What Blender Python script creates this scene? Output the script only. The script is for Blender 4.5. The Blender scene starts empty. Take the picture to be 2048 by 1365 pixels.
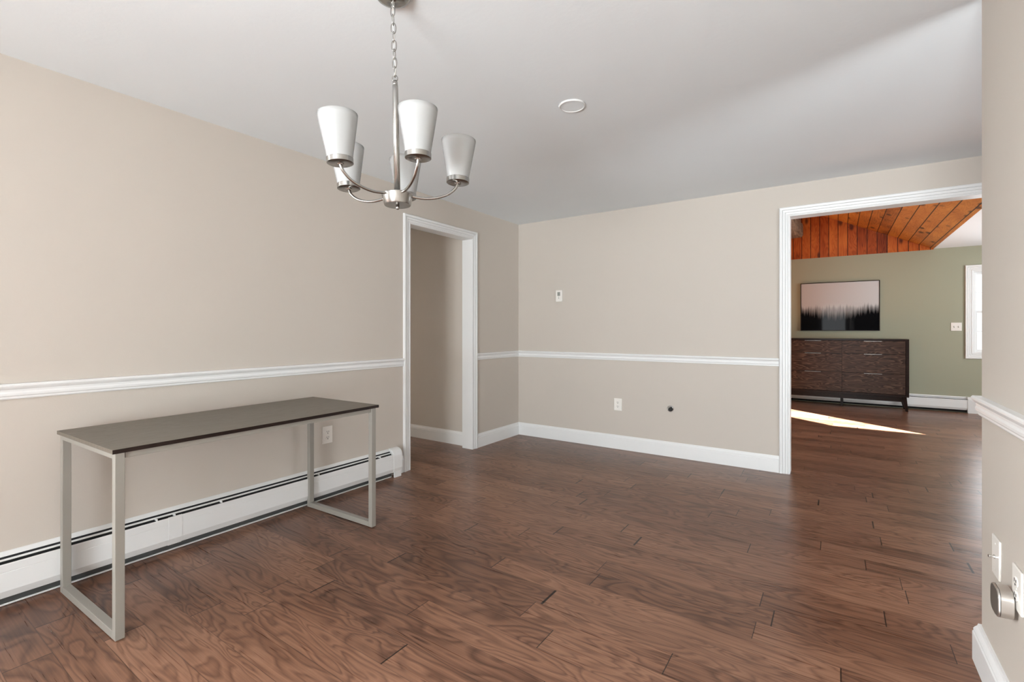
import bpy, bmesh, math, random
from mathutils import Vector, Matrix
R = math.radians
C = bpy.context.scene.collection
S = bpy.context.scene
random.seed(7)

# ------------------------------------------------------------------ camera, world, lights, exposure
CAMH = 1.16
cam_d = bpy.data.cameras.new('camera'); cam = bpy.data.objects.new('camera', cam_d); C.objects.link(cam)
cam_d.sensor_width = 36; cam_d.lens = 36 * 950 / 2048; cam_d.clip_start = 0.02
cam_d.shift_y = -22.3 / 2048
cam.location = (0, 0, CAMH); cam.rotation_euler = (R(90), 0, R(34.28))
S.camera = cam
S.view_settings.view_transform = 'Standard'; S.view_settings.look = 'None'
S.view_settings.gamma = 1; S.view_settings.use_curve_mapping = False
S.view_settings.exposure = 0.40

W = bpy.data.worlds.new('sky'); S.world = W; W.use_nodes = True
bg = W.node_tree.nodes['Background']; bg.inputs['Color'].default_value = (0.86, 0.93, 1.0, 1); bg.inputs['Strength'].default_value = 2.0

def area(name, loc, direction, sx, sy, power, col=(1, 1, 1), spread=180):
    l = bpy.data.lights.new(name, 'AREA'); l.shape = 'RECTANGLE'; l.size = sx; l.size_y = sy; l.energy = power; l.color = col
    l.spread = R(spread)
    o = bpy.data.objects.new(name, l); C.objects.link(o); o.location = loc
    o.rotation_euler = Vector(direction).to_track_quat('-Z', 'Y').to_euler(); return o
# daylight through the wide patio window behind the camera, the kitchen window and the living room windows;
# low upward lamps outside rear and kitchen are added to brighten the ceilings
area('daylight_rear_sky', (-0.3, -4.0, 1.5), (-0.05, 1, -0.10), 1.9, 2.2, 125, (0.94, 0.98, 1.0))
area('fill_rear_up', (-0.2, -5.2, -0.1), (0, 0.87, 0.46), 2.6, 2.2, 660, (0.91, 0.975, 1.0))  # added upward lamp standing in for bounced flash on the ceiling
area('fill_left_added', (-3.75, -1.25, 1.9), (1, 0.30, -0.38), 1.2, 1.2, 160, (0.94, 0.98, 1.0), 120)  # added lamp at an unseen opening, brightens the right wall
area('daylight_kitchen_window', (4.2, 0.3, 1.25), (-1, 0.1, 0.0), 2.6, 1.6, 80, (0.93, 0.975, 1.0), 150)
area('fill_kitchen_up', (4.8, 0.2, 0.1), (-0.86, 0.05, 0.50), 2.6, 1.6, 230, (0.90, 0.97, 1.0), 110)  # added upward lamp, lifts the far ceiling
area('daylight_patio_door', (-2.95, 9.75, 1.05), (0, -1, 0.15), 2.6, 2.0, 150, (0.98, 0.99, 1.0))
area('daylight_living_window', (2.0, 9.65, 1.41), (0, -1, 0.1), 1.0, 1.4, 22, (0.96, 0.985, 1.0))
area('daylight_living_side_window', (3.95, 7.0, 1.3), (-1, 0, 0.25), 2.4, 1.6, 100, (0.97, 0.985, 1.0))
area('fill_hall_end', (-7.5, 3.1, 1.4), (1, 0, 0), 0.8, 1.2, 12, (1.0, 0.99, 0.97))  # added lamp out of view, brightens the dim hall wall
sl = bpy.data.lights.new('sun', 'SUN'); sl.energy = 110; sl.angle = R(0.6); sl.color = (1.0, 0.95, 0.86)
so = bpy.data.objects.new('sun', sl); C.objects.link(so)
so.rotation_euler = Vector((0.7766 * 0.866, -0.63 * 0.866, -0.5)).to_track_quat('-Z', 'Y').to_euler()
so.location = (-6, 14, 6)
# ------------------------------------------------------------------ measured layout (metres)
X0, YB, H = -2.918, 4.41, 2.33
YG = 9.08
XR = 0.418; YRE = 2.28
RT = 0.115
BASE_H = 0.1345

# ------------------------------------------------------------------ materials
def newmat(name):
    m = bpy.data.materials.new(name); m.use_nodes = True
    return m, m.node_tree, m.node_tree.nodes['Principled BSDF']
def lin(c): return tuple(((v / 255) / 12.92 if v / 255 <= 0.04045 else ((v / 255 + 0.055) / 1.055) ** 2.4) for v in c)
class N:
    """tiny node-building helper"""
    def __init__(s, nt): s.nt = nt
    def n(s, t, **kw):
        x = s.nt.nodes.new(t)
        for k, v in kw.items(): setattr(x, k, v)
        return x
    def put(s, sock, v):
        if isinstance(v, bpy.types.NodeSocket): s.nt.links.new(v, sock)
        elif v is not None: sock.default_value = v
    def m(s, op, a, b=None, c=None):
        x = s.n('ShaderNodeMath', operation=op)
        s.put(x.inputs[0], a); s.put(x.inputs[1], b); s.put(x.inputs[2], c); return x.outputs[0]
    def noise(s, vec, scale=5, detail=2, rough=0.5, dist=0.0):
        x = s.n('ShaderNodeTexNoise'); s.put(x.inputs['Vector'], vec); x.inputs['Scale'].default_value = scale
        x.inputs['Detail'].default_value = detail; x.inputs['Roughness'].default_value = rough; x.inputs['Distortion'].default_value = dist
        return x.outputs['Fac']
    def comb(s, a, b, c):
        x = s.n('ShaderNodeCombineXYZ'); s.put(x.inputs[0], a); s.put(x.inputs[1], b); s.put(x.inputs[2], c); return x.outputs[0]
    def white(s, vec):
        x = s.n('ShaderNodeTexWhiteNoise', noise_dimensions='3D'); s.put(x.inputs['Vector'], vec); return x.outputs['Value']
    def ramp(s, fac, stops, interp='LINEAR'):
        x = s.n('ShaderNodeValToRGB'); x.color_ramp.interpolation = interp; s.put(x.inputs[0], fac)
        e = x.color_ramp.elements
        while len(e) < len(stops): e.new(0.5)
        for i, (p, c) in enumerate(stops):
            e[i].position = p; e[i].color = (c, c, c, 1) if not isinstance(c, tuple) else (*c, 1)
        return x.outputs['Color']
    def mix(s, f, a, b, blend='MIX'):
        x = s.n('ShaderNodeMix', data_type='RGBA', blend_type=blend)
        s.put(x.inputs[0], f)
        for i, v in ((6, a), (7, b)):
            if isinstance(v, tuple): v = (*v, 1)
            s.put(x.inputs[i], v)
        return x.outputs[2]
    def bump(s, h, strength=0.3, dist=0.01, normal=None):
        x = s.n('ShaderNodeBump'); x.inputs['Strength'].default_value = strength; x.inputs['Distance'].default_value = dist
        s.put(x.inputs['Height'], h); s.put(x.inputs['Normal'], normal); return x.outputs[0]
    def pos(s):
        x = s.n('ShaderNodeTexCoord'); y = s.n('ShaderNodeSeparateXYZ'); s.nt.links.new(x.outputs['Object'], y.inputs[0])
        return x.outputs['Object'], y.outputs[0], y.outputs[1], y.outputs[2]

def paint(name, col, rough=0.6, bump=0.05, scale=90, mott=0.02, spec=0.35):
    m, nt, b = newmat(name); g = N(nt); P, x, y, z = g.pos()
    base = lin(col) if max(col) > 1 else col
    n = g.noise(P, 3, 3)
    lo = tuple(v * (1 - mott) for v in base); hi = tuple(min(1, v * (1 + mott)) for v in base)
    g.put(b.inputs['Base Color'], g.mix(n, lo, hi))
    b.inputs['Roughness'].default_value = rough; b.inputs['Specular IOR Level'].default_value = spec
    if bump: g.put(b.inputs['Normal'], g.bump(g.noise(P, scale, 4, 0.6), bump, 0.004))
    return m
def metal(name, col, rough=0.3, aniso=0.0, brushed=False):
    m, nt, b = newmat(name); g = N(nt)
    b.inputs['Base Color'].default_value = (*col, 1); b.inputs['Metallic'].default_value = 1; b.inputs['Roughness'].default_value = rough
    if brushed:
        P, x, y, z = g.pos()
        n = g.noise(g.comb(g.m('MULTIPLY', x, 6.0), g.m('MULTIPLY', y, 6.0), g.m('MULTIPLY', z, 400.0)), 1, 2)
        g.put(b.inputs['Roughness'], g.m('MULTIPLY_ADD', n, 0.10, rough - 0.02))

    return m

M = {}
M['wall'] = paint('greige wall paint', (0.560, 0.510, 0.455), 0.62, 0.06, 160, 0.012, 0.3)
M['green'] = paint('sage green wall paint', (0.345, 0.345, 0.255), 0.62, 0.06, 160, 0.015, 0.3)
M['ceil'] = paint('flat white ceiling paint', (0.82, 0.86, 0.885), 0.8, 0.14, 45, 0.012, 0.2)
M['trim'] = paint('white semigloss trim paint', (0.79, 0.795, 0.79), 0.36, 0.02, 30, 0.01, 0.5)
M['heater'] = paint('white enamelled steel', (0.78, 0.785, 0.78), 0.38, 0.0, 30, 0.01, 0.5)
M['slot_shade'] = paint('black heater slot shade', (0.012, 0.012, 0.013), 0.7, 0.0)  # near-black paint carries the shade inside the heaters
M['fin'] = paint('grey galvanised heater plate', (0.07, 0.075, 0.075), 0.5, 0.0)
M['plate'] = paint('ivory white plastic', (0.83, 0.80, 0.75), 0.35, 0.0, 30, 0.005, 0.5)
M['slot'] = paint('dark slot', (0.02, 0.02, 0.02), 0.6, 0.0)
M['lcd'] = paint('grey display', (0.30, 0.31, 0.28), 0.25, 0.0)
M['leg_metal'] = paint('warm silver powder coat', (0.285, 0.268, 0.238), 0.36, 0.0, 30, 0.01, 0.6)
M['nickel'] = metal('brushed nickel', (0.40, 0.388, 0.370), 0.27)
M['chrome'] = metal('chrome', (0.75, 0.74, 0.72), 0.12)
M['handle'] = metal('satin steel handle', (0.36, 0.33, 0.30), 0.32)
M['rubber'] = paint('black rubber', (0.01, 0.01, 0.01), 0.5, 0.0)
M['puck'] = metal('champagne silver plastic', (0.60, 0.56, 0.52), 0.38)
M['puck_face'] = paint('dark grey sensor face', (0.10, 0.095, 0.085), 0.35, 0.0)

def floor_mat():
    m, nt, b = newmat('hickory brown plank floor'); g = N(nt); P, x, y, z = g.pos()
    PW = 0.125
    v = g.m('DIVIDE', g.m('SUBTRACT', y, 1.48), PW); row = g.m('FLOOR', v); fy = g.m('FRACT', v)
    r1 = g.white(g.comb(row, 3.1, 0.0))
    ln = g.m('MULTIPLY_ADD', g.white(g.comb(row, 9.7, 2.0)), 0.35, 0.80)
    u0 = g.m('DIVIDE', g.m('MULTIPLY_ADD', r1, 7.3, x), ln)
    # uneven plank lengths: warp the length coordinate per row
    u = g.m('ADD', u0, g.m('MULTIPLY', g.m('SINE', g.m('MULTIPLY_ADD', u0, 2.3, g.m('MULTIPLY', r1, 40.0))), 0.22))
    col = g.m('FLOOR', u); fu = g.m('FRACT', u)
    pid = g.white(g.comb(row, col, 5.0)); pid2 = g.white(g.comb(row, col, 11.0)); pid3 = g.white(g.comb(row, col, 17.0))
    # seams
    ey = g.m('MINIMUM', fy, g.m('SUBTRACT', 1.0, fy)); eu = g.m('MINIMUM', fu, g.m('SUBTRACT', 1.0, fu))
    seam_y = g.m('LESS_THAN', ey, 0.009); seam_u = g.m('LESS_THAN', eu, 0.0024)
    # grain: contours of a stretched noise make cathedral figure
    gx = g.m('MULTIPLY_ADD', pid, 37.0, g.m('MULTIPLY', x, 1.9)); gy = g.m('MULTIPLY_ADD', pid2, 23.0, g.m('MULTIPLY', y, g.m('MULTIPLY_ADD', pid3, 5.0, 6.0)))
    n1 = g.noise(g.comb(gx, gy, pid2), 1.0, 2.0, 0.45, 0.6)
    rings = g.m('FRACT', g.m('MULTIPLY', n1, 12.0))
    rr = g.ramp(rings, [(0.0, 0.0), (0.30, 0.70), (0.70, 1.0), (0.90, 0.40), (1.0, 0.0)])
    fine = g.noise(g.comb(g.m('MULTIPLY', x, 2.6), g.m('MULTIPLY', y, 150.0), pid), 1.0, 3.0, 0.6)
    broad = g.noise(g.comb(g.m('MULTIPLY', gx, 1.3), g.m('MULTIPLY', gy, 0.5), 4.0), 1.0, 3.0)
    tone = g.m('ADD', g.m('MULTIPLY', rr, 0.30), g.m('ADD', g.m('MULTIPLY', fine, 0.55), g.m('MULTIPLY', broad, 0.36)))
    tone = g.m('ADD', tone, g.m('MULTIPLY_ADD', pid3, 0.26, -0.26))
    c = g.ramp(tone, [(0.10, (0.048, 0.020, 0.012)), (0.38, (0.140, 0.066, 0.040)), (0.62, (0.240, 0.120, 0.074)), (0.92, (0.380, 0.208, 0.132))])
    # a little reddish / greyish plank variation
    c = g.mix(g.m('MULTIPLY', pid, 0.22), c, (0.120, 0.062, 0.042))
    c = g.mix(g.m('MULTIPLY', seam_y, 0.55), c, (0.018, 0.009, 0.006))
    c = g.mix(g.m('MULTIPLY', seam_u, 0.95), c, (0.008, 0.005, 0.004))
    # fine scuffs
    sc = g.noise(g.comb(g.m('MULTIPLY', x, 14.0), g.m('MULTIPLY', y, 90.0), 1.0), 1.0, 4.0, 0.7)
    scf = g.ramp(sc, [(0.71, 0.0), (0.78, 1.0)])
    c = g.mix(g.m('MULTIPLY', scf, 0.40), c, (0.40, 0.29, 0.23))
    g.put(b.inputs['Base Color'], c)
    rgh = g.m('MULTIPLY_ADD', fine, 0.16, 0.22)
    g.put(b.inputs['Roughness'], rgh); b.inputs['Specular IOR Level'].default_value = 0.34
    hs = g.m('SUBTRACT', g.m('MULTIPLY', fine, 0.25), g.m('MAXIMUM', g.m('MULTIPLY', seam_y, 0.8), seam_u))
    wav = g.noise(g.comb(g.m('MULTIPLY', x, 2.0), g.m('MULTIPLY', y, 16.0), pid), 1.0, 2.0)
    nb = g.bump(wav, 0.22, 0.006)
    g.put(b.inputs['Normal'], g.bump(hs, 0.22, 0.002, nb))
    return m
M['floor'] = floor_mat()

def plank_wood(name, along, width, c1, c2, c3, off=0.0):
    """knotty pine boards; boards run along axis 'along', their width is across the given direction"""
    m, nt, b = newmat(name); g = N(nt); P, x, y, z = g.pos()
    if along == 'z': a, l = x, z
    else: a, l = x, y
    v = g.m('DIVIDE', g.m('SUBTRACT', a, off), width); row = g.m('FLOOR', v); f = g.m('FRACT', v)
    pid = g.white(g.comb(row, 1.0, 7.0))
    e = g.m('MINIMUM', f, g.m('SUBTRACT', 1.0, f)); seam = g.m('LESS_THAN', e, 0.035)
    n1 = g.noise(g.comb(g.m('MULTIPLY_ADD', pid, 31.0, g.m('MULTIPLY', a, 9.0)), g.m('MULTIPLY', l, 1.5), pid), 1.0, 2.0, 0.5, 0.7)
    rings = g.ramp(g.m('FRACT', g.m('MULTIPLY', n1, 12.0)), [(0.0, 0.3), (0.5, 0.9), (0.85, 0.7), (1.0, 0.3)])
    big = g.noise(g.comb(g.m('MULTIPLY', a, 5.0), g.m('MULTIPLY_ADD', pid, 13.0, g.m('MULTIPLY', l, 2.2)), pid), 1.0, 3.0)
    tone = g.m('ADD', g.m('MULTIPLY', rings, 0.30), g.m('ADD', g.m('MULTIPLY', big, 0.62), g.m('MULTIPLY_ADD', pid, 0.34, -0.14)))
    c = g.ramp(tone, [(0.2, c1), (0.5, c2), (0.85, c3)])
    vor = g.n('ShaderNodeTexVoronoi'); g.put(vor.inputs['Vector'], g.comb(g.m('MULTIPLY', a, 5.5), g.m('MULTIPLY_ADD', pid, 9.0, g.m('MULTIPLY', l, 2.6)), 0.0)); vor.inputs['Scale'].default_value = 1.0
    kn = g.ramp(vor.outputs['Distance'], [(0.10, 1.0), (0.20, 0.0)])
    c = g.mix(g.m('MULTIPLY', kn, 0.8), c, (0.035, 0.008, 0.005))
    c = g.mix(seam, c, (0.03, 0.008, 0.004))
    g.put(b.inputs['Base Color'], c); b.inputs['Roughness'].default_value = 0.42; b.inputs['Specular IOR Level'].default_value = 0.25
    g.put(b.inputs['Normal'], g.bump(g.m('SUBTRACT', 1.0, seam), 0.5, 0.006))
    return m
M['pine_gable'] = plank_wood('red knotty pine boards', 'z', 0.122, (0.10, 0.012, 0.002), (0.38, 0.072, 0.010), (0.62, 0.170, 0.028), 0.03)
M['pine_slope'] = plank_wood('amber knotty pine boards', 'y', 0.122, (0.18, 0.048, 0.008), (0.50, 0.170, 0.028), (0.72, 0.31, 0.062), 0.03)

def grain_wood(name, dark, mid, light, rough=0.4, horiz='x', across='z', spec=0.32):
    m, nt, b = newmat(name); g = N(nt); P, x, y, z = g.pos()
    A = {'x': x, 'y': y, 'z': z}; a = A[horiz]; c_ = A[across]
    oi = g.n('ShaderNodeObjectInfo').outputs['Random']
    n1 = g.noise(g.comb(g.m('MULTIPLY_ADD', oi, 20.0, g.m('MULTIPLY', a, 2.2)), g.m('MULTIPLY', c_, 15.0), oi), 1.0, 2.0, 0.4, 0.3)
    rr = g.ramp(g.m('FRACT', g.m('MULTIPLY', n1, 12.0)), [(0.0, 0.0), (0.5, 0.55), (0.85, 1.0), (1.0, 0.0)])
    fi = g.noise(g.comb(g.m('MULTIPLY', a, 6.0), g.m('MULTIPLY', c_, 220.0), 1.0), 1.0, 3.0, 0.6)
    t = g.m('ADD', g.m('MULTIPLY', rr, 0.5), g.m('MULTIPLY', fi, 0.5))
    g.put(b.inputs['Base Color'], g.ramp(t, [(0.15, dark), (0.5, mid), (0.85, light)])); b.inputs['Roughness'].default_value = rough; b.inputs['Specular IOR Level'].default_value = spec
    g.put(b.inputs['Normal'], g.bump(fi, 0.1, 0.001))
    return m
M['drawer'] = grain_wood('dark brown oak veneer', (0.012, 0.006, 0.004), (0.042, 0.022, 0.015), (0.135, 0.080, 0.055), 0.40, spec=0.16)
M['espresso'] = grain_wood('espresso stained wood', (0.010, 0.005, 0.004), (0.016, 0.008, 0.006), (0.024, 0.013, 0.010), 0.30, spec=0.10)
M['table_top'] = grain_wood('grey brown laminate', (0.120, 0.100, 0.078), (0.150, 0.127, 0.102), (0.175, 0.150, 0.122), 0.42, 'y', 'x')
M['edge_band'] = grain_wood('dark edge banding', (0.012, 0.006, 0.005), (0.016, 0.008, 0.006), (0.02, 0.011, 0.009), 0.4, 'y', 'z')

def beam_mat():
    m, nt, b = newmat('weathered hewn timber'); g = N(nt); P, x, y, z = g.pos()
    n = g.noise(g.comb(g.m('MULTIPLY', x, 30.0), g.m('MULTIPLY', y, 4.0), g.m('MULTIPLY', z, 30.0)), 1.0, 4.0, 0.6)
    g.put(b.inputs['Base Color'], g.ramp(n, [(0.25, (0.05, 0.03, 0.02)), (0.5, (0.17, 0.115, 0.075)), (0.8, (0.30, 0.22, 0.15))])); b.inputs['Roughness'].default_value = 0.8
    g.put(b.inputs['Normal'], g.bump(n, 0.6, 0.02)); return m
M['beam'] = beam_mat()

def frosted():
    m, nt, b = newmat('frosted white glass'); g = N(nt); nt.nodes.remove(b)
    out = nt.nodes['Material Output']
    d = g.n('ShaderNodeBsdfDiffuse'); d.inputs['Color'].default_value = (0.74, 0.745, 0.74, 1)
    t = g.n('ShaderNodeBsdfTranslucent'); t.inputs['Color'].default_value = (0.80, 0.805, 0.80, 1)
    tr = g.n('ShaderNodeBsdfTransparent'); gl = g.n('ShaderNodeBsdfGlossy'); gl.inputs['Roughness'].default_value = 0.25
    m1 = g.n('ShaderNodeMixShader'); m1.inputs[0].default_value = 0.50; nt.links.new(d.outputs[0], m1.inputs[1]); nt.links.new(t.outputs[0], m1.inputs[2])
    m2 = g.n('ShaderNodeMixShader'); lw = g.n('ShaderNodeLayerWeight'); g.put(m2.inputs[0], g.m('MULTIPLY_ADD', g.m('POWER', lw.outputs['Facing'], 2.0), 0.35, 0.10)); nt.links.new(m1.outputs[0], m2.inputs[1]); nt.links.new(tr.outputs[0], m2.inputs[2])
    fr = g.n('ShaderNodeFresnel'); fr.inputs[0].default_value = 1.4
    m3 = g.n('ShaderNodeMixShader'); nt.links.new(fr.outputs[0], m3.inputs[0]); nt.links.new(m2.outputs[0], m3.inputs[1]); nt.links.new(gl.outputs[0], m3.inputs[2])
    nt.links.new(m3.outputs[0], out.inputs[0]); return m
M['frosted'] = frosted()
def pane_mat():
    m, nt, b = newmat('window glass'); g = N(nt); nt.nodes.remove(b); out = nt.nodes['Material Output']
    tr = g.n('ShaderNodeBsdfTransparent'); gl = g.n('ShaderNodeBsdfGlossy'); gl.inputs['Roughness'].default_value = 0.01
    fr = g.n('ShaderNodeFresnel'); fr.inputs[0].default_value = 1.45
    mx = g.n('ShaderNodeMixShader'); nt.links.new(fr.outputs[0], mx.inputs[0]); nt.links.new(tr.outputs[0], mx.inputs[1]); nt.links.new(gl.outputs[0], mx.inputs[2])
    nt.links.new(mx.outputs[0], out.inputs[0]); return m
M['glass'] = pane_mat()

def print_mat(x0, x1, z0, z1):
    """printed picture: fogged sky over a dark conifer forest"""
    m, nt, b = newmat('misty forest print'); g = N(nt); P, x, y, z = g.pos()
    u = g.m('DIVIDE', g.m('SUBTRACT', x, x0), x1 - x0); v = g.m('DIVIDE', g.m('SUBTRACT', z, z0), z1 - z0)
    def trees(freq, amp, seed):
        w = g.m('MULTIPLY_ADD', g.noise(g.comb(g.m('MULTIPLY', u, freq * 0.4), seed, 0.0), 1.0, 1.0), 2.0, g.m('MULTIPLY', u, freq))
        cell = g.m('FLOOR', w); t = g.m('FRACT', w)
        h = g.white(g.comb(cell, seed, 1.0))
        tri = g.m('SUBTRACT', 1.0, g.m('MULTIPLY', g.m('ABSOLUTE', g.m('SUBTRACT', t, 0.5)), 2.0))
        return g.m('MULTIPLY', g.m('MULTIPLY', h, amp), tri)
    jag = g.noise(g.comb(g.m('MULTIPLY', u, 190.0), g.m('MULTIPLY', v, 70.0), 3.0), 1.0, 2.0)
    lay = g.m('MAXIMUM', trees(24.0, 0.13, 1.0), g.m('MAXIMUM', trees(41.0, 0.12, 5.0), trees(66.0, 0.09, 9.0)))
    lay2 = g.m('MAXIMUM', trees(17.0, 0.15, 21.0), g.m('MAXIMUM', trees(33.0, 0.13, 25.0), trees(55.0, 0.09, 29.0)))
    side = g.m('ABSOLUTE', g.m('SUBTRACT', u, 0.45))
    r_back = g.m('SUBTRACT', g.m('ADD', lay, g.m('MULTIPLY_ADD', jag, 0.05, 0.41)), v)
    r_front = g.m('SUBTRACT', g.m('ADD', g.m('ADD', lay2, g.m('MULTIPLY', side, 0.30)), g.m('MULTIPLY_ADD', jag, 0.08, 0.25)), v)
    fb = g.ramp(g.m('MULTIPLY_ADD', r_back, 3.2, 0.10), [(0.0, 0.0), (0.2, 0.5), (0.8, 1.0)]); ff = g.ramp(g.m('MULTIPLY_ADD', r_front, 5.0, 0.15), [(0.0, 0.0), (0.8, 1.0)])
    c = g.mix(u, (0.47, 0.42, 0.40), (0.57, 0.58, 0.59))
    c = g.mix(g.m('MULTIPLY', fb, 0.86), c, (0.05, 0.048, 0.045)); c = g.mix(ff, c, (0.005, 0.005, 0.006))
    g.put(b.inputs['Base Color'], c); b.inputs['Roughness'].default_value = 0.03; b.inputs['Specular IOR Level'].default_value = 0.045
    return m

# ------------------------------------------------------------------ mesh helpers
def bx(bm, x0, x1, y0, y1, z0, z1):
    x0, x1 = sorted((x0, x1)); y0, y1 = sorted((y0, y1)); z0, z1 = sorted((z0, z1))
    v = [bm.verts.new(p) for p in ((x0, y0, z0), (x1, y0, z0), (x1, y1, z0), (x0, y1, z0), (x0, y0, z1), (x1, y0, z1), (x1, y1, z1), (x0, y1, z1))]
    for f in ((0, 3, 2, 1), (4, 5, 6, 7), (0, 1, 5, 4), (1, 2, 6, 5), (2, 3, 7, 6), (3, 0, 4, 7)): bm.faces.new([v[i] for i in f])
    return v
def obj(name, bm, mat, parent=None, bevel=0, seg=2, smooth=False, origin=None):
    bmesh.ops.recalc_face_normals(bm, faces=bm.faces)
    me = bpy.data.meshes.new(name)
    if origin is None and parent is not None and parent.type == 'EMPTY': pass
    if origin is not None:
        for v in bm.verts: v.co -= Vector(origin)
    bm.to_mesh(me); bm.free()
    o = bpy.data.objects.new(name, me); C.objects.link(o)
    me.materials.append(M[mat] if isinstance(mat, str) else mat)
    if origin is not None: o.location = origin
    if parent is not None: o.parent = parent
    if smooth:
        for p in me.polygons: p.use_smooth = True
    if bevel:
        b = o.modifiers.new('bevel', 'BEVEL'); b.width = bevel; b.segments = seg; b.limit_method = 'ANGLE'; b.angle_limit = R(40)
        b.harden_normals = False
    return o
def tag(o, label, cat, group=None):
    o['label'] = label; o['category'] = cat
    if group: o['group'] = group
    return o
def struct(name, bm, m, **kw):
    o = obj(name, bm, m, **kw)
    if kw.get('parent') is None: o['kind'] = 'structure'
    return o
def thing(name, label, cat, loc=(0, 0, 0), rotz=0, group=None):
    o = bpy.data.objects.new(name, None); C.objects.link(o); o.location = loc; o.rotation_euler = (0, 0, rotz); o.empty_display_size = 0.1
    return tag(o, label, cat, group)
def extrude_profile(bm, prof, f, close_ends=True):
    """prof: list of 2-D points, f(point) -> list of 3-D stations"""
    rows = [[bm.verts.new(q) for q in f(p)] for p in prof]
    n = len(rows); k = len(rows[0])
    for i in range(n):
        a, b_ = rows[i], rows[(i + 1) % n]
        for j in range(k - 1): bm.faces.new((a[j], a[j + 1], b_[j + 1], b_[j]))
    if close_ends:
        bm.faces.new([r[0] for r in rows]); bm.faces.new([r[-1] for r in rows][::-1])
def loop_profile(bm, prof, f):
    rows = [[bm.verts.new(q) for q in f(p)] for p in prof]
    n = len(rows); k = len(rows[0])
    for i in range(n):
        a, b_ = rows[i], rows[(i + 1) % n]
        for j in range(k): bm.faces.new((a[j], a[(j + 1) % k], b_[(j + 1) % k], b_[j]))
def lathe(bm, prof, seg=32, M4=None, cap=True):
    M4 = M4 or Matrix.Identity(4); rows = []
    for r, z in prof:
        if r < 1e-6: rows.append([bm.verts.new(M4 @ Vector((0, 0, z)))])
        else: rows.append([bm.verts.new(M4 @ Vector((r * math.cos(2 * math.pi * i / seg), r * math.sin(2 * math.pi * i / seg), z))) for i in range(seg)])
    for a, b_ in zip(rows, rows[1:]):
        for i in range(seg):
            j = (i + 1) % seg
            if len(a) == 1 and len(b_) == 1: continue
            if len(a) == 1: bm.faces.new((a[0], b_[j], b_[i]))
            elif len(b_) == 1: bm.faces.new((a[i], a[j], b_[0]))
            else: bm.faces.new((a[i], a[j], b_[j], b_[i]))
def tube(bm, pts, r, seg=12, closed=False):
    pts = [Vector(p) for p in pts]; n = len(pts); rings = []; prev = None
    for i, p in enumerate(pts):
        if closed: t = (pts[(i + 1) % n] - pts[i - 1]).normalized()
        else: t = (pts[min(i + 1, n - 1)] - pts[max(i - 1, 0)]).normalized()
        if prev is None:
            up = Vector((0, 0, 1)) if abs(t.z) < 0.9 else Vector((1, 0, 0)); u = t.cross(up).normalized()
        else: u = (prev - t * prev.dot(t)).normalized()
        prev = u; w = t.cross(u)
        rad = r[i] if isinstance(r, (list, tuple)) else r
        rings.append([bm.verts.new(p + rad * (u * math.cos(2 * math.pi * k / seg) + w * math.sin(2 * math.pi * k / seg))) for k in range(seg)])
    for i in range(n if closed else n - 1):
        a, b_ = rings[i], rings[(i + 1) % n]
        for k in range(seg): bm.faces.new((a[k], a[(k + 1) % seg], b_[(k + 1) % seg], b_[k]))
    if not closed: bm.faces.new(rings[0][::-1]); bm.faces.new(rings[-1])
def catmull(pts, k=8):
    P = [Vector(p) for p in pts]; P = [2 * P[0] - P[1]] + P + [2 * P[-1] - P[-2]]; out = []
    for i in range(1, len(P) - 2):
        for j in range(k):
            t = j / k; a, b_, c, d = P[i - 1], P[i], P[i + 1], P[i + 2]
            out.append(0.5 * ((2 * b_) + (c - a) * t + (2 * a - 5 * b_ + 4 * c - d) * t * t + (3 * b_ - a - 3 * c + d) * t ** 3))
    return out + [P[-2]]
BM = bmesh.new

# ------------------------------------------------------------------ structure
DY0, DY1, DZ = 2.775, 3.585, 2.04            # doorway in left wall
OX0, OX1, OZ = -0.305, 0.90, 2.072           # wide opening in back wall
XL = X0 - RT; YBB = YB + RT; YREAR = -3.3; XK = 3.5; XLIV = -4.6
b = BM(); bx(b, -7.2, XK + .1, YREAR - .1, YG + .1, -0.08, 0); struct('floor', b, 'floor')
b = BM(); bx(b, -7.2, XK + .1, YREAR - .1, YBB, H, H + 0.08); struct('ceiling', b, 'ceil')
b = BM()
bx(b, XL, X0, YREAR, -1.65, 0, H); bx(b, XL, X0, -1.65, -.45, 0, .5); bx(b, XL, X0, -1.65, -.45, 2.0, H); bx(b, XL, X0, -.45, DY0, 0, H); bx(b, XL, X0, DY1, YBB, 0, H); bx(b, XL, X0, DY0, DY1, DZ, H)  # opening behind the camera is added for the left fill lamp
struct('wall_left', b, 'wall')
b = BM()
bx(b, X0, OX0, YB, YBB - .012, 0, H); bx(b, OX1, XK, YB, YBB - .012, 0, H); bx(b, OX0, OX1, YB, YBB - .012, OZ, H)
struct('wall_back', b, 'wall')
b = BM()
bx(b, XLIV, OX0, YBB - .012, YBB, 0, 3.9); bx(b, OX1, XK, YBB - .012, YBB, 0, 2.4); bx(b, OX0, OX1, YBB - .012, YBB, OZ, 3.9)
struct('wall_living_front', b, 'green')
b = BM(); bx(b, XR, XR + RT, YREAR, YRE, 0, H); struct('wall_right', b, 'wall', bevel=0.004)
# rear wall with a wide window opening behind the camera
RX0, RX1, RZ0, RZ1 = -1.25, 0.35, 0.06, 2.16
b = BM(); y0, y1 = YREAR - .1, YREAR
bx(b, XL, RX0, y0, y1, 0, H); bx(b, RX1, XK, y0, y1, 0, H); bx(b, RX0, RX1, y0, y1, 0, RZ0); bx(b, RX0, RX1, y0, y1, RZ1, H)
struct('wall_rear', b, 'wall')
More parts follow.
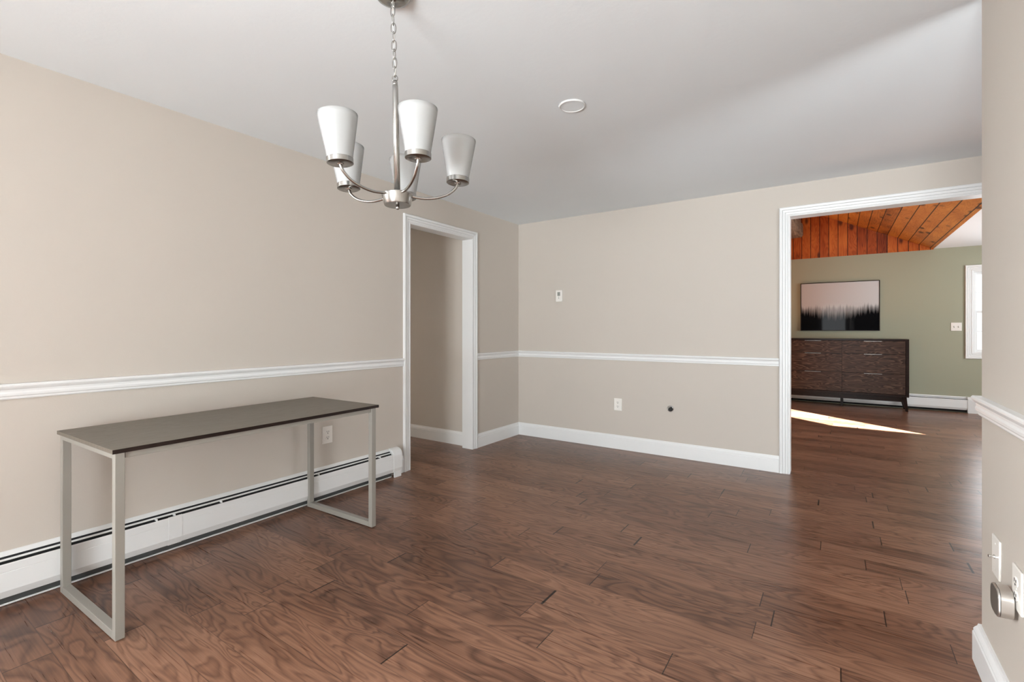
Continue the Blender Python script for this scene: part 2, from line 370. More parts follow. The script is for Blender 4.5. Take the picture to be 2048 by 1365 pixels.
# kitchen side wall (out of frame) with window
b = BM(); x0, x1 = XK, XK + .1
bx(b, x0, x1, YREAR, -0.9, 0, H); bx(b, x0, x1, 1.5, YB, 0, H); bx(b, x0, x1, -0.9, 1.5, 0, .65); bx(b, x0, x1, -0.9, 1.5, 2.05, H)
struct('wall_kitchen', b, 'wall')
# hall
b = BM(); bx(b, -7.2, XL, 3.66, 3.76, 0, H); struct('wall_hall_back', b, 'wall')
b = BM(); bx(b, -7.2, XL, 2.50, 2.60, 0, H); struct('wall_hall_front', b, 'wall')
b = BM(); bx(b, -7.2, -7.1, 2.6, 3.66, 0, 0.8); bx(b, -7.2, -7.1, 2.6, 3.66, 2.0, H); bx(b, -7.2, -7.1, 2.6, 2.75, .8, 2.0); bx(b, -7.2, -7.1, 3.5, 3.66, .8, 2.0)
struct('wall_hall_end', b, 'wall')
# living room: sage wall at the far side, pine gable above it, flat ceiling on the right, sloped boards on the left
PX = [(-4.10, -3.12), (-2.82, -1.82)]; WX0, WX1, WZ0, WZ1 = 1.575, 2.43, 0.835, 1.985
b = BM(); y0, y1 = YG, YG + .12
xs = [XLIV, PX[0][0], PX[0][1], PX[1][0], PX[1][1], WX0, WX1, XK]
bx(b, XLIV, PX[0][0], y0, y1, 0, H); bx(b, PX[0][1], PX[1][0], y0, y1, 0, H); bx(b, PX[1][1], WX0, y0, y1, 0, H); bx(b, WX1, XK, y0, y1, 0, H)
for a, c in PX: bx(b, a, c, y0, y1, 2.075, H)
bx(b, WX0, WX1, y0, y1, 0, WZ0); bx(b, WX0, WX1, y0, y1, WZ1, H)
struct('wall_living_back', b, 'green')
VX = 1.165; SL = 0.49; RIDGE = -1.75; zr = H + (VX - RIDGE) * SL
b = BM()
pts = [(VX, H), (RIDGE, zr), (2 * RIDGE - VX, H)]
extrude_profile(b, [(p[0], p[1]) for p in pts], lambda p: [(p[0], YG, p[1]), (p[0], YG + .12, p[1])])
struct('wall_living_gable', b, 'pine_gable')
b = BM()
extrude_profile(b, [(VX, H), (RIDGE, zr), (RIDGE, zr + .05), (VX + .05, H + .03)], lambda p: [(p[0], YBB, p[1]), (p[0], YG + .12, p[1])])
struct('ceiling_living_slope', b, 'pine_slope')
b = BM()
extrude_profile(b, [(2 * RIDGE - VX, H), (RIDGE, zr), (RIDGE, zr + .05), (2 * RIDGE - VX, H + .05)], lambda p: [(p[0], YBB, p[1]), (p[0], YG + .12, p[1])])
struct('ceiling_living_far_slope', b, 'pine_slope')
b = BM(); bx(b, VX, XK + .1, YBB, YG + .12, H, H + .06); struct('ceiling_living', b, 'ceil')
b = BM(); bx(b, XLIV - .1, XLIV, YBB, YG + .12, 0, 2.45); struct('wall_living_left', b, 'green')
b = BM(); x0, x1 = XK, XK + .1
bx(b, x0, x1, YBB, 5.9, 0, H); bx(b, x0, x1, 8.1, YG + .12, 0, H); bx(b, x0, x1, 5.9, 8.1, 0, .7); bx(b, x0, x1, 5.9, 8.1, 2.1, H)
struct('wall_living_right', b, 'green')
# pine trim strip along the foot of the gable
b = BM(); bx(b, 2 * RIDGE - VX, VX, YG - .008, YG, H - .012, H + .010); struct('trim_1', b, 'pine_gable')

CAS = [(0, 0), (0, .010), (.005, .0125), (.009, .0120), (.0102, .0070), (.0125, .0100), (.025, .0115), (.0275, .0070), (.030, .0135), (.045, .0155), (.0475, .0100), (.051, .0185), (.064, .0205), (.070, .018), (.072, .014), (.072, 0)]
def scaled(p, w): k = w / .072; return [(u * k, v) for u, v in p]
def casing_U(bm, a0, a1, z1, prof, place):
    extrude_profile(bm, prof, lambda p: [place(a0 - p[0], p[1], 0), place(a0 - p[0], p[1], z1 + p[0]), place(a1 + p[0], p[1], z1 + p[0]), place(a1 + p[0], p[1], 0)])
# doorway 1 (left wall): casing + jamb lining
b = BM(); casing_U(b, DY0 - .002, DY1 + .002, DZ + .002, CAS, lambda a, v, z: (X0 + v, a, z))
t = .012
d1 = struct('door_1', b, 'trim')
b = BM(); bx(b, XL - .002, X0 + .009, DY0 - .001, DY0 + t - .012 + .001, 0, DZ); bx(b, XL - .002, X0 + .006, DY1 - .001, DY1 + .012, 0, DZ + .0); bx(b, XL - .002, X0 + .006, DY0, DY1, DZ - .001, DZ + .012)
obj('door_jamb', b, 'trim', d1)
# doorway 2 (wide opening in back wall)
b = BM(); casing_U(b, OX0 - .004, OX1 + .004, OZ + .004, scaled(CAS, .070), lambda a, v, z: (a, YB - v, z))
d2 = struct('door_2', b, 'trim')
b = BM(); casing_U(b, OX0 - .004, OX1 + .004, OZ + .004, scaled(CAS, .070), lambda a, v, z: (a, YBB + v, z)); obj('door_casing', b, 'trim', d2)
b = BM(); bx(b, OX0 - .012, OX0 + .001, YB - .006, YBB + .006, 0, OZ); bx(b, OX1 - .001, OX1 + .012, YB - .006, YBB + .006, 0, OZ); bx(b, OX0 - .012, OX1 + .012, YB - .006, YBB + .006, OZ - .001, OZ + .012)
obj('door_jamb', b, 'trim', d2)

# baseboards:  profile (height, protrusion)
BP = [(0, 0), (0, .014), (.098, .014), (.104, .012), (.110, .0125), (.118, .010), (.126, .0065), (.1345, .005), (.1345, 0)]
def run_y(bm, prof, x, sgn, ya, yb): extrude_profile(bm, prof, lambda p: [(x + sgn * p[1], ya, p[0]), (x + sgn * p[1], yb, p[0])])
def run_x(bm, prof, y, sgn, xa, xb): extrude_profile(bm, prof, lambda p: [(xa, y + sgn * p[1], p[0]), (xb, y + sgn * p[1], p[0])])
b = BM(); run_y(b, BP, X0, 1, DY1 + .075, YB)
run_y(b, BP, X0, 1, 2.64, DY0 - .075)
struct('baseboard_left', b, 'trim')
b = BM(); run_x(b, BP, YB, -1, X0, OX0 - .075); struct('baseboard_back', b, 'trim')
b = BM(); run_x(b, BP, 3.66, -1, -7.1, XL); struct('baseboard_hall', b, 'trim')
def wrap(bm, prof, x, y_end, ya, xb):
    # runs along the -X face of the right wall, mitred round its end and along the +Y face
    extrude_profile(bm, prof, lambda p: [(x - p[1], ya, p[0]), (x - p[1], y_end + p[1], p[0]), (xb, y_end + p[1], p[0])])
b = BM(); wrap(b, [(h, v * 1.45) for h, v in BP], XR, YRE, YREAR, XR + RT + .02); struct('baseboard_right', b, 'trim')
b = BM(); run_x(b, BP, YB, -1, OX1 + .075, XK); struct('baseboard_kitchen', b, 'trim')
b = BM(); run_x(b, BP, YG, -1, 1.615, XK); struct('baseboard_living', b, 'trim')
# chair rails
CR = [(.863, 0), (.863, .006), (.868, .009), (.874, .009), (.879, .013), (.888, .014), (.896, .012), (.904, .013), (.910, .018), (.918, .023), (.924, .0235), (.929, .020), (.930, 0)]
b = BM(); run_y(b, CR, X0, 1, -.45, DY0 - .074); struct('trim_2', b, 'trim')
b = BM(); run_y(b, CR, X0, 1, DY1 + .074, YB); struct('trim_3', b, 'trim')
b = BM(); run_x(b, CR, YB, -1, X0, OX0 - .075); struct('trim_4', b, 'trim')
b = BM(); wrap(b, CR, XR, YRE, YREAR, XR + RT + .02); struct('trim_5', b, 'trim')

# living room window (double hung) on the sage wall
def ring(bm, x0, x1, z0, z1, w, y0, y1):
    bx(bm, x0, x0 + w, y0, y1, z0, z1); bx(bm, x1 - w, x1, y0, y1, z0, z1); bx(bm, x0 + w, x1 - w, y0, y1, z0, z0 + w); bx(bm, x0 + w, x1 - w, y0, y1, z1 - w, z1)
b = BM()
loop_profile(b, scaled(CAS, .078), lambda p: [(WX0 - p[0], YG - p[1], WZ0 - p[0]), (WX0 - p[0], YG - p[1], WZ1 + p[0]), (WX1 + p[0], YG - p[1], WZ1 + p[0]), (WX1 + p[0], YG - p[1], WZ0 - p[0])])
w1 = struct('window_1', b, 'trim')
b = BM(); ring(b, WX0, WX1, WZ0, WZ1, .018, YG - .002, YG + .12); obj('window_jamb', b, 'trim', w1)
zm = (WZ0 + WZ1) / 2
for nm, za, zb, yy in (('lower_sash', WZ0 + .018, zm + .018, YG + .035), ('upper_sash', zm - .018, WZ1 - .018, YG + .07)):
    b = BM(); ring(b, WX0 + .018, WX1 - .018, za, zb, .036, yy, yy + .03)
    sx0, sx1 = WX0 + .054, WX1 - .054
    for k in (1, 2): xx = sx0 + (sx1 - sx0) * k / 3; bx(b, xx - .008, xx + .008, yy + .008, yy + .022, za + .036, zb - .036)
    zc = (za + zb) / 2; bx(b, sx0, sx1, yy + .008, yy + .022, zc - .008, zc + .008)
    s_ = obj(nm, b, 'trim', w1, bevel=.002)
    b = BM(); bx(b, sx0, sx1, yy + .013, yy + .017, za + .036, zb - .036); obj('pane', b, 'glass', s_)
# patio doors (left of frame) that let the sun in, and the other windows of the house
for i, (a, c) in enumerate(PX):
    b = BM(); casing_U(b, a, c, 2.075, CAS, lambda q, v, z: (q, YG - v, z)); struct('door_%d' % (3 + i), b, 'trim')
b = BM(); ring(b, RX0, RX1, RZ0, RZ1, .06, YREAR - .08, YREAR - .02); xm = (RX0 + RX1) / 2
bx(b, xm - .03, xm + .03, YREAR - .08, YREAR - .02, RZ0, RZ1); struct('window_2', b, 'trim')
b = BM()
for ya, yb, za, zb in ((-0.9, 1.5, .65, 2.05), (5.9, 8.1, .7, 2.1)):
    for (p, q, r_, s_) in ((ya, ya + .05, za, zb), (yb - .05, yb, za, zb), (ya, yb, za, za + .05), (ya, yb, zb - .05, zb), ((ya + yb) / 2 - .03, (ya + yb) / 2 + .03, za, zb)):
        bx(b, XK + .03, XK + .08, p, q, r_, s_)
struct('window_3', b, 'trim')

# hewn beam under the sloped ceiling
b = BM(); nseg = 24; rows = []
for i in range(nseg + 1):
    yy = YBB + (YG - YBB) * i / nseg; j = [random.uniform(-.012, .012) for _ in range(8)]
    c4 = [(-0.71 + j[0], 2.67 + j[1]), (-0.47 + j[2], 2.665 + j[3]), (-0.445 + j[2], 2.70), (-0.45 + j[4], 2.86 + j[5]), (-0.73 + j[6], 2.87 + j[7])]
    rows.append([b.verts.new((p[0], yy, p[1])) for p in c4])
for A_, B_ in zip(rows, rows[1:]):
    for k in range(5): b.faces.new((A_[k], A_[(k + 1) % 5], B_[(k + 1) % 5], B_[k]))
b.faces.new(rows[0]); b.faces.new(rows[-1][::-1])
tag(obj('ceiling_beam', b, 'beam'), 'rough weathered timber beam under the orange pine ceiling of the far room', 'beam')

# ------------------------------------------------------------------ baseboard heaters
def heater(t, L, end=True, splices=(), brackets=(), first=0.0):
    """local frame: wall plane x=0, body towards +x, runs along +y from 0 to L"""
    def run(bm, prof, a, c): extrude_profile(bm, prof, lambda p: [(p[0], a, p[1]), (p[0], c, p[1])])
    Le = L - .085 if end else L
    b = BM(); run(b, [(0, .03), (0, .219), (.006, .2195), (.020, .2045), (.020, .2025), (.004, .2165), (.004, .03)], 0, Le); run(b, [(0.0, .003), (0, .007), (.033, .007), (.035, .011), (.0375, .010), (.036, .003)], 0, Le)
    obj('back_plate', b, 'heater', t)
    b = BM(); run(b, [(.036, .1965), (.038, .1985), (.045, .1935), (.043, .1905)], 0, Le); obj('damper', b, 'heater', t)
    b = BM(); run(b, [(.058, .180), (.0605, .1845), (.0645, .1835), (.0655, .180), (.0655, .1515), (.0645, .150), (.0655, .1485), (.0665, .072), (.062, .060), (.054, .041), (.051, .041), (.058, .060), (.0625, .074), (.0615, .178)], 0, Le); obj('front_panel', b, 'heater', t)
    b = BM(); run(b, [(.0045, .03), (.0045, .213), (.018, .2025), (.026, .190), (.052, .170), (.052, .05), (.030, .03)], .002, Le - .002); obj('element_shade', b, 'slot_shade', t)  # black block stands for the element and paints the shade in the slots
    b = BM(); run(b, [(.006, .014), (.006, .034), (.040, .036), (.036, .014)], .004, Le - .004); obj('lower_plate', b, 'fin', t)
    for y in brackets:
        b = BM(); bx(b, .020, .060, y, y + .004, .183, .193); obj('bracket', b, 'heater', t)
    for y0, y1 in splices:
        b = BM(); run(b, [(.058, .182), (.061, .1865), (.0650, .185), (.067, .180), (.067, .150), (.068, .072), (.0635, .060), (.055, .039), (.053, .040), (.060, .07), (.060, .18)], y0, y1); obj('splice_cover', b, 'heater', t)
    if end:
        b = BM(); n = 10; prof = [(0, .0)]
        prof = [(0, .222)] + [(.012 + .0555 * math.sin(a), .166 + .056 * math.cos(a)) for a in [i * math.pi / 2 / n for i in range(n + 1)]] + [(.0685, .072), (.064, .060), (.057, .040), (.0, .036)]
        run(b, prof, L - .088, L); obj('end_cap', b, 'heater', t, bevel=.002)
        b = BM(); bx(b, .050, .062, L - .075, L - .008, 0, .045); obj('foot', b, 'heater', t)
Y_H0 = -1.9
t = thing('baseboard_heater', 'long white baseboard heater running behind the console table along the left wall', 'heater', (X0, Y_H0, 0), 0, 'baseboard heaters')
heater(t, 2.634 - Y_H0, True, [(1.03 - Y_H0, 1.092 - Y_H0)], [.98 - Y_H0, 1.06 - Y_H0, 1.29 - Y_H0, 1.9 - Y_H0, 2.42 - Y_H0])
t = thing('baseboard_heater', 'white baseboard heater under the green wall, running behind the dark dresser', 'heater', (1.613, YG, 0), 0, 'baseboard heaters')
# built along local +y then turned so that it runs along -X with its body towards -Y
t.rotation_euler = (0, 0, 0)
t2 = t
def heater_x(t, L):
    def run(bm, prof, a, c): extrude_profile(bm, prof, lambda p: [(a, -p[0], p[1]), (c, -p[0], p[1])])
    b = BM(); run(b, [(0, .03), (0, .222), (.006, .2225), (.022, .2075), (.022, .2055), (.004, .2185), (.004, .03)], -L, -.1); obj('back_plate', b, 'heater', t)
    b = BM(); run(b, [(.031, .1985), (.036, .2005), (.043, .1925), (.041, .1895)], -L, -.1); obj('damper', b, 'heater', t)
    b = BM(); run(b, [(.058, .180), (.0605, .1845), (.0645, .1835), (.0655, .180), (.0655, .1515), (.0645, .150), (.0655, .1485), (.0665, .072), (.062, .060), (.054, .041), (.051, .041), (.058, .060), (.0625, .074), (.0615, .178)], -L, -.1); obj('front_panel', b, 'heater', t)
    b = BM(); run(b, [(.005, .012), (.005, .196), (.028, .196), (.046, .180), (.050, .05), (.030, .012)], -L + .002, -.102); obj('element_shade', b, 'slot_shade', t)  # same black filler, painted shade behind the slots
    b = BM(); run(b, [(0, .222), (.03, .224), (.06, .205), (.070, .190), (.071, .0), (0, .0)], -.1, 0); obj('end_cap', b, 'heater', t, bevel=.003)
heater_x(t2, 3.38)

# ------------------------------------------------------------------ console table
tb = thing('console_table', 'narrow table with grey-brown top and silver metal loop legs along the left wall', 'table', (-2.540, 1.2425, 0), R(1.6))
LW, LD, LT = 1.267, .634, .715
hx, hy = LD / 2, LW / 2
b = BM(); bx(b, -hx, hx - .0012, -hy, hy, LT - .016, LT); obj('tabletop', b, 'table_top', tb, bevel=.0012)
b = BM(); bx(b, hx - .0012, hx, -hy, hy, LT - .016, LT - .0003); obj('edge_band', b, 'edge_band', tb)
ZF = LT - .016
for s in (-1, 1):
    ya = s * (hy - .008); yb = s * (hy - .038)
    if s > 0: ya = hy - .022; yb = hy - .052
    b = BM()
    bx(b, hx - .031, hx - .001, ya, yb, .003, ZF); bx(b, -hx + .012, -hx + .042, ya, yb, .003, ZF)
    bx(b, -hx + .042, hx - .031, ya, yb, .003, .033); bx(b, -hx + .042, hx - .031, ya, yb, ZF - .022, ZF)
    fr = obj('leg_frame', b, 'leg_metal', tb, bevel=.0015)
    for xx in (hx - .016, -hx + .027):
        b = BM(); lathe(b, [(0, 0), (.010, 0), (.010, .004), (0, .004)], 16, Matrix.Translation((xx, (ya + yb) / 2, 0))); obj('foot_pad', b, 'rubber', fr)
b = BM(); bx(b, hx - .030, hx - .008, -hy + .041, hy - .055, ZF - .022, ZF); obj('front_rail', b, 'leg_metal', tb, bevel=.001)
b = BM(); bx(b, -hx + .020, -hx + .040, -hy + .038, hy - .052, ZF - .022, ZF); obj('rear_rail', b, 'leg_metal', tb, bevel=.001)

# ------------------------------------------------------------------ chandelier (hangs slightly out of plumb)
cs, sn = math.cos(R(34.28)), math.sin(R(34.28))
def cw(l, d, z): return Vector((l * cs - d * sn, l * sn + d * cs, z))
anchor = cw(-.415, 1.652, H)
ch = thing('chandelier', 'brushed nickel chandelier with five frosted white glass shades hanging by a chain', 'chandelier', anchor)
def L2(v): return Vector(v) - anchor
T = cw(-.406, 1.65, 2.022)
axl = Vector((.027, -.030, -1)).normalized()           # downward axis in camera-aligned (lateral, depth, z)
AX = Vector((axl.x * cs - axl.y * sn, axl.x * sn + axl.y * cs, axl.z))
E1 = Vector((cs, sn, 0)); E1 = (E1 - AX * E1.dot(AX)).normalized(); E2 = (-AX).cross(E1).normalized()
F4 = Matrix((( E1.x, E2.x, -AX.x, 0), (E1.y, E2.y, -AX.y, 0), (E1.z, E2.z, -AX.z, 0), (0, 0, 0, 1)))
FT = Matrix.Translation(L2(T)) @ F4                      # local z up along the stem, origin at the stem top
b = BM(); lathe(b, [(0, -.028), (.012, -.028), (.014, -.025), (.038, -.023), (.055, -.016), (.061, -.008), (.062, 0), (0, 0)], 48); obj('canopy', b, 'nickel', ch, smooth=True)
b = BM(); tube(b, [Vector((0.008 * math.cos(a), 0, -.038 + .011 * math.sin(a))) for a in [i * math.pi / 8 for i in range(16)]], .0018, 8, True); obj('canopy_loop', b, 'nickel', ch, smooth=True)
ctop = Vector((0, 0, -.046)); cbot = L2(T) + Vector((0, 0, .020)); nl = 8
for i in range(nl):
    c = ctop.lerp(cbot, (i + .5) / nl); Lk = (cbot - ctop).length / nl * .5 + .0035
    ang = R(25) + (i % 2) * R(90) + random.uniform(-.25, .25); u = Vector((math.cos(ang), math.sin(ang), 0)); ww = .0085
    pts = []
    for k in range(28):
        a = 2 * math.pi * k / 28; ca, sa = math.cos(a), math.sin(a)
        pts.append(c + u * (ww * (abs(ca) ** .8) * (1 if ca > 0 else -1)) + Vector((0, 0, 1)) * (Lk * sa))
    b = BM(); tube(b, pts, .0016, 8, True); obj('chain_link', b, 'nickel', ch, smooth=True)
b = BM(); tube(b, [ctop + Vector((0, 0, .02))] + [ctop.lerp(cbot, k / 8) + Vector((.0025 * math.sin(k * 2.1), .0025 * math.cos(k * 1.7), 0)) for k in range(1, 8)] + [cbot], .0011, 6); obj('cord', b, 'plate', ch, smooth=True)
b = BM(); lathe(b, [(0, .004), (.006, .004), (.0065, 0), (.0085, -.001), (.0085, -.010), (.0078, -.011), (.0078, -.013), (.0095, -.014), (.0098, -.03), (.0105, -.398), (0, -.398)], 24, FT)
tube(b, [FT @ Vector((0.009 * math.cos(a), 0, .012 + .011 * math.sin(a))) for a in [i * math.pi / 8 for i in range(16)]], .0018, 8, True)
obj('stem', b, 'nickel', ch, smooth=True)
HZ = -.392
b = BM(); lathe(b, [(0, HZ), (.020, HZ), (.050, HZ - .002), (.053, HZ - .005), (.0525, HZ - .009), (.0455, HZ - .039), (.044, HZ - .041), (0, HZ - .041)], 48, FT)
hub = obj('hub', b, 'nickel', ch, bevel=0); 
for p in hub.data.polygons: p.use_smooth = True
md = hub.modifiers.new('edges', 'EDGE_SPLIT'); md.split_angle = R(35)
b = BM(); lathe(b, [(0, HZ - .041), (.006, HZ - .041), (.006, HZ - .052), (.0045, HZ - .055), (0, HZ - .055)], 20, FT); obj('finial', b, 'nickel', ch, smooth=True)
TH = [-131.5, -59.0, 13.5, 94.5, 157.5]
RR = .210; RZ = -.345
for k in range(5):
    a = R(TH[k]); er = Vector((math.cos(a), math.sin(a), 0))
    pts = [FT @ (er * r_ + Vector((0, 0, RZ + z_))) for r_, z_ in ((.030, -.050), (.060, -.057), (.100, -.060), (.140, -.054), (.176, -.040), (.200, -.020), (.209, -.004), (.210, .004))]
    b = BM(); tube(b, catmull(pts, 6), .0048, 12); obj('arm', b, 'nickel', ch, smooth=True)
    FS = FT @ Matrix.Translation(er * RR + Vector((0, 0, RZ))) @ Matrix.Rotation(R(2.5), 4, Vector((-er.y, er.x, 0)))
    b = BM(); lathe(b, [(0, -.001), (.010, -.003), (.012, 0), (.036, .000), (.0402, .002), (.0405, .017), (.039, .018), (.0385, .004), (0, .004)], 40, FS)
    cup = obj('shade_cup', b, 'nickel', ch, smooth=True); md = cup.modifiers.new('edges', 'EDGE_SPLIT'); md.split_angle = R(35)
    b = BM(); lathe(b, [(.0370, .006), (.0385, .012), (.0405, .030), (.0500, .085), (.0592, .140), (.0612, .1535), (.0600, .1542), (.0580, .140), (.0488, .085), (.0393, .030), (.0372, .012), (.0355, .006), (.0370, .006)], 48, FS)
    obj('lamp_shade', b, 'frosted', ch, smooth=True)
    b = BM(); lathe(b, [(0, .004), (.014, .004), (.014, .045), (.0, .045)], 20, FS); obj('bulb_socket', b, 'plate', ch, smooth=False)

# ------------------------------------------------------------------ ceiling disc
t = thing('ceiling_disc', 'flat round white cover disc on the ceiling right of the chandelier', 'ceiling cover', (-1.135, 2.221, H))
b = BM(); lathe(b, [(0, -.005), (.059, -.005), (.0605, -.004), (.0605, 0), (0, 0)], 48); obj('cover', b, 'ceil', t, smooth=False, bevel=.001)
b = BM(); lathe(b, [(.0605, 0), (.0605, -.007), (.064, -.008), (.068, -.006), (.070, 0), (.0605, 0)], 48); obj('rim', b, 'trim', t, smooth=True)

# ------------------------------------------------------------------ wall plates (local frame: plate in local x-z, facing -y)
def plate_body(t, w, h, d=.006, mat='plate'):
    b = BM(); bx(b, -w / 2, w / 2, -d, 0, -h / 2, h / 2); return obj('plate', b, mat, t, bevel=.002)
def screw(t, x, z, d=.006):
    b = BM(); lathe(b, [(0, .0012), (.003, .0006), (.0033, 0), (0, 0)], 14, Matrix.Translation((x, -d, z)) @ Matrix.Rotation(R(90), 4, 'X')); obj('screw', b, 'plate', t)
def receptacle(t, z):
    b = BM(); lathe(b, [(0, .0022), (.0155, .0022), (.0168, .001), (.0168, 0), (0, 0)], 28, Matrix.Translation((0, -.006, z)) @ Matrix.Rotation(R(90), 4, 'X'))
    for v in b.verts: v.co.z = z + (v.co.z - z) * .80
    r_ = obj('receptacle', b, 'plate', t)
    b = BM(); bx(b, -.0080, -.0052, -.0090, -.0080, z - .001, z + .0085); bx(b, .0052, .0080, -.0090, -.0080, z + .000, z + .0075)
    lathe(b, [(0, .0008), (.0032, .0008), (.0032, 0), (0, 0)], 12, Matrix.Translation((0, -.0082, z - .0075)) @ Matrix.Rotation(R(90), 4, 'X')); obj('slot', b, 'slot', r_)
def outlet(label, loc, rz):
    t = thing('wall_outlet', label, 'outlet', loc, rz, 'duplex wall outlets'); plate_body(t, .078, .118)
    receptacle(t, .0195); receptacle(t, -.0195); screw(t, 0, 0); return t
outlet('white duplex outlet on the left wall, seen under the right end of the console table', (X0, 2.002, .432), R(90))
outlet('white duplex outlet low on the back wall, left of the dark pipe opening', (-1.754, YB, .4325), 0)
outlet('white duplex outlet on the near right wall with a silver device plugged in', (XR, 1.868, .444), R(-90))
t = thing('coax_plate', 'white wall plate with a metal coaxial jack on the near right wall', 'wall plate', (XR, 2.078, .450), R(-90)); plate_body(t, .080, .122)
screw(t, 0, .042); screw(t, 0, -.042)
b = BM(); q = Matrix.Translation((0, -.006, 0)) @ Matrix.Rotation(R(90), 4, 'X'); lathe(b, [(0, 0), (.0065, 0), (.0065, .003), (.0047, .003), (.0047, .016), (.003, .016), (.003, .012), (0, .012)], 16, q); obj('coax_jack', b, 'chrome', t)
# plug-in device
def rrect(w, h, r, n=8):
    out = []
    for cx, cz, a0 in ((w / 2 - r, h / 2 - r, 0), (-w / 2 + r, h / 2 - r, 90), (-w / 2 + r, -h / 2 + r, 180), (w / 2 - r, -h / 2 + r, 270)):
        for i in range(n + 1): a = R(a0 + 90 * i / n); out.append((cx + r * math.cos(a), cz + r * math.sin(a)))
    return out
t = thing('plug_in_device', 'silver rounded square plug-in device with dark face in the near right wall outlet', 'plug-in device', (XR - .0085, 1.905, .388), R(-90))
def loft(bm, secs):
    rows = [[bm.verts.new((x, y, z)) for x, z in rrect(w, h, r)] for (w, h, r, y) in secs]
    for A_, B_ in zip(rows, rows[1:]):
        n = len(A_)
        for i in range(n): bm.faces.new((A_[i], A_[(i + 1) % n], B_[(i + 1) % n], B_[i]))
    bm.faces.new(rows[0]); bm.faces.new(rows[-1][::-1])
b = BM(); loft(b, [(.074, .072, .022, 0), (.080, .078, .024, -.002), (.082, .080, .025, -.028)]); o = obj('housing', b, 'puck', t, smooth=True); md = o.modifiers.new('e', 'EDGE_SPLIT'); md.split_angle = R(40)
b = BM(); loft(b, [(.079, .077, .024, -.028), (.079, .077, .024, -.0295)]); obj('seam_ring', b, 'slot', t)
b = BM(); loft(b, [(.082, .080, .025, -.0295), (.081, .079, .025, -.033), (.078, .076, .024, -.034)]); obj('bezel', b, 'puck', t)
b = BM(); loft(b, [(.076, .074, .023, -.034), (.075, .073, .023, -.0348)]); obj('face', b, 'puck_face', t)

# thermostat
t = thing('thermostat', 'small white thermostat with grey display high on the back wall', 'thermostat', (-2.3985, YB, 1.516))
b = BM(); bx(b, -.037, .037, -.022, 0, -.060, .060); obj('housing', b, 'plate', t, bevel=.003)
b = BM(); bx(b, -.016, .016, -.0226, -.0215, .000, .040); obj('display', b, 'lcd', t)
for z in (-.012, -.026):
    b = BM(); bx(b, -.004, .004, -.0232, -.0215, z - .0035, z + .0035); obj('button', b, 'lcd', t)
# pipe opening
t = thing('pipe_stub', 'round black hole with a metal collar low on the back wall', 'pipe fitting', (-1.250, YB, .438))
q = Matrix.Rotation(R(90), 4, 'X')
b = BM(); lathe(b, [(.020, 0), (.031, 0), (.031, .003), (.026, .005), (.025, .010), (.022, .010), (.020, .004), (.020, 0)], 32, q); obj('collar', b, 'chrome', t, smooth=True)
b = BM(); lathe(b, [(0, .0), (.0190, .0), (.0190, .022), (.017, .024), (0, .024)], 32, Matrix.Translation((.006, 0, -.002)) @ q); obj('cap', b, 'rubber', t)

# ------------------------------------------------------------------ living room objects
# double switch plate on the sage wall
t = thing('light_switch', 'white double toggle switch plate on the green wall beside the window', 'light switch', (1.406, YG, 1.204)); plate_body(t, .114, .116)
for x in (-.023, .023):
    b = BM(); bx(b, x - .005, x + .005, -.0072, -.006, -.012, .012); obj('toggle_slot', b, 'lcd', t)
    b = BM(); bx(b, x - .0038, x + .0038, -.018, -.006, -.001, .010); obj('toggle', b, 'plate', t, bevel=.001)
# framed print
px0, px1, pz0, pz1 = -.475, .551, 1.146, 1.914
t = thing('framed_picture', 'black framed print of misty dark forest above the dresser', 'picture', (0, YG, 0))
b = BM(); f = .010
for a in ((px0, px0 + f, pz0, pz1), (px1 - f, px1, pz0, pz1), (px0 + f, px1 - f, pz0, pz0 + f), (px0 + f, px1 - f, pz1 - f, pz1)): bx(b, a[0], a[1], -.032, -.002, a[2], a[3])
obj('frame', b, 'espresso', t, bevel=.001)
b = BM(); bx(b, px0 + f, px1 - f, -.027, -.004, pz0 + f, pz1 - f); obj('print', b, print_mat(px0, px1, pz0, pz1), t)
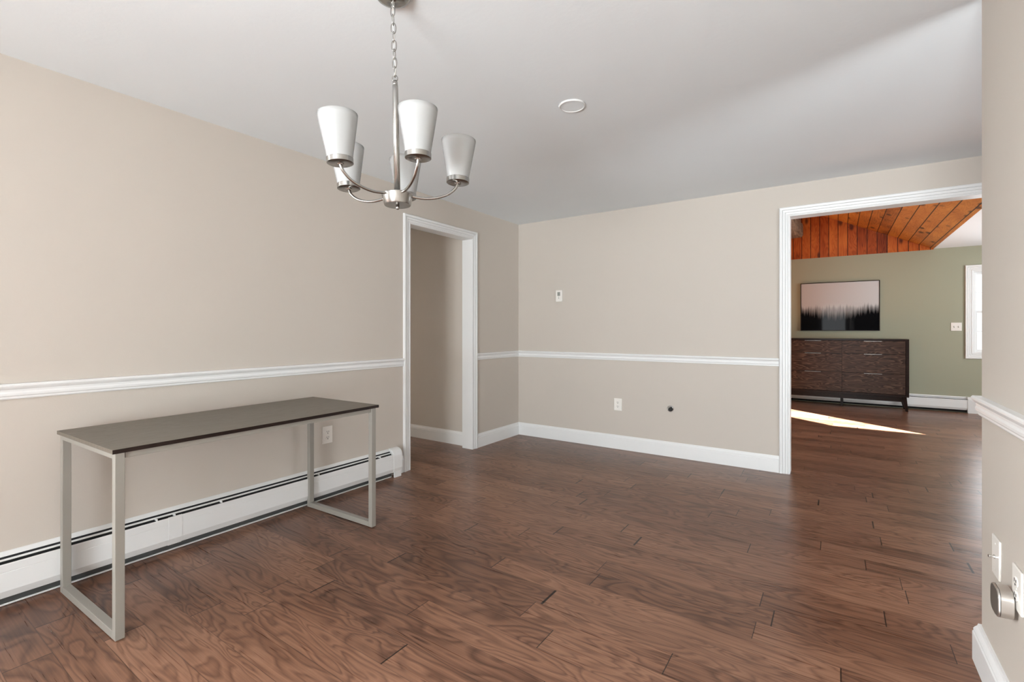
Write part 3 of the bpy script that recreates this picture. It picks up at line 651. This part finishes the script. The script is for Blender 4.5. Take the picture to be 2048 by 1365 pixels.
# dresser
YF, YK = 8.655, 9.005
dx0, dx1, dt, db = -.70, .852, 1.027, .205
t = thing('dresser', 'dark brown six-drawer dresser on splayed legs against the green wall', 'dresser', ((dx0 + dx1) / 2, YF, 0))
cx = (dx0 + dx1) / 2; hw = (dx1 - dx0) / 2; D = YK - YF
b = BM(); bx(b, -hw, hw, 0, D, dt - .028, dt); bx(b, -hw, hw, 0, D, db, db + .030); bx(b, -hw, -hw + .036, 0, D, db + .03, dt - .028); bx(b, hw - .036, hw, 0, D, db + .03, dt - .028); bx(b, -hw + .036, hw - .036, .02, D, db + .03, dt - .028)
obj('case', b, 'espresso', t, bevel=.002)
rows_z = [(.812, .996), (.530, .806), (.238, .524)]
for za, zb in rows_z:
    for xa, xb in ((-hw + .039, -.002), (.002, hw - .039)):
        b = BM(); bx(b, xa, xb, .003, .022, za, zb); dr = obj('drawer', b, 'drawer', t, bevel=.0015)
        xm_ = (xa + xb) / 2
        b = BM(); bx(b, xm_ - .105, xm_ + .105, -.009, .004, zb - .0005, zb + .0025); bx(b, xm_ - .105, xm_ + .105, -.009, -.007, zb - .0035, zb + .0025); obj('handle', b, 'handle', dr)
b = BM(); bx(b, -hw + .05, hw - .05, .035, .055, .135, db); bx(b, -hw + .05, hw - .05, D - .055, D - .035, .135, db); obj('apron', b, 'espresso', t)
def leg(bm, x, y, sx, sy):
    # splayed tapering leg
    top = [(x - .03, y - .025), (x + .03, y - .025), (x + .03, y + .025), (x - .03, y + .025)]
    bx_, by_ = x + sx * .035, y + sy * .0
    bot = [(bx_ - .014, by_ - .014), (bx_ + .014, by_ - .014), (bx_ + .014, by_ + .014), (bx_ - .014, by_ + .014)]
    a = [bm.verts.new((p[0], p[1], db)) for p in top]; c = [bm.verts.new((p[0], p[1], 0)) for p in bot]
    for i in range(4): bm.faces.new((a[i], a[(i + 1) % 4], c[(i + 1) % 4], c[i]))
    bm.faces.new(a); bm.faces.new(c)
for sx in (-1, 1):
    for yy in (.045, D - .045):
        b = BM(); leg(b, sx * (hw - .055), yy, sx, 0); obj('leg', b, 'espresso', t)
b = BM(); bx(b, -.018, .018, D / 2 - .02, D / 2 + .02, 0, db); obj('leg', b, 'espresso', t)
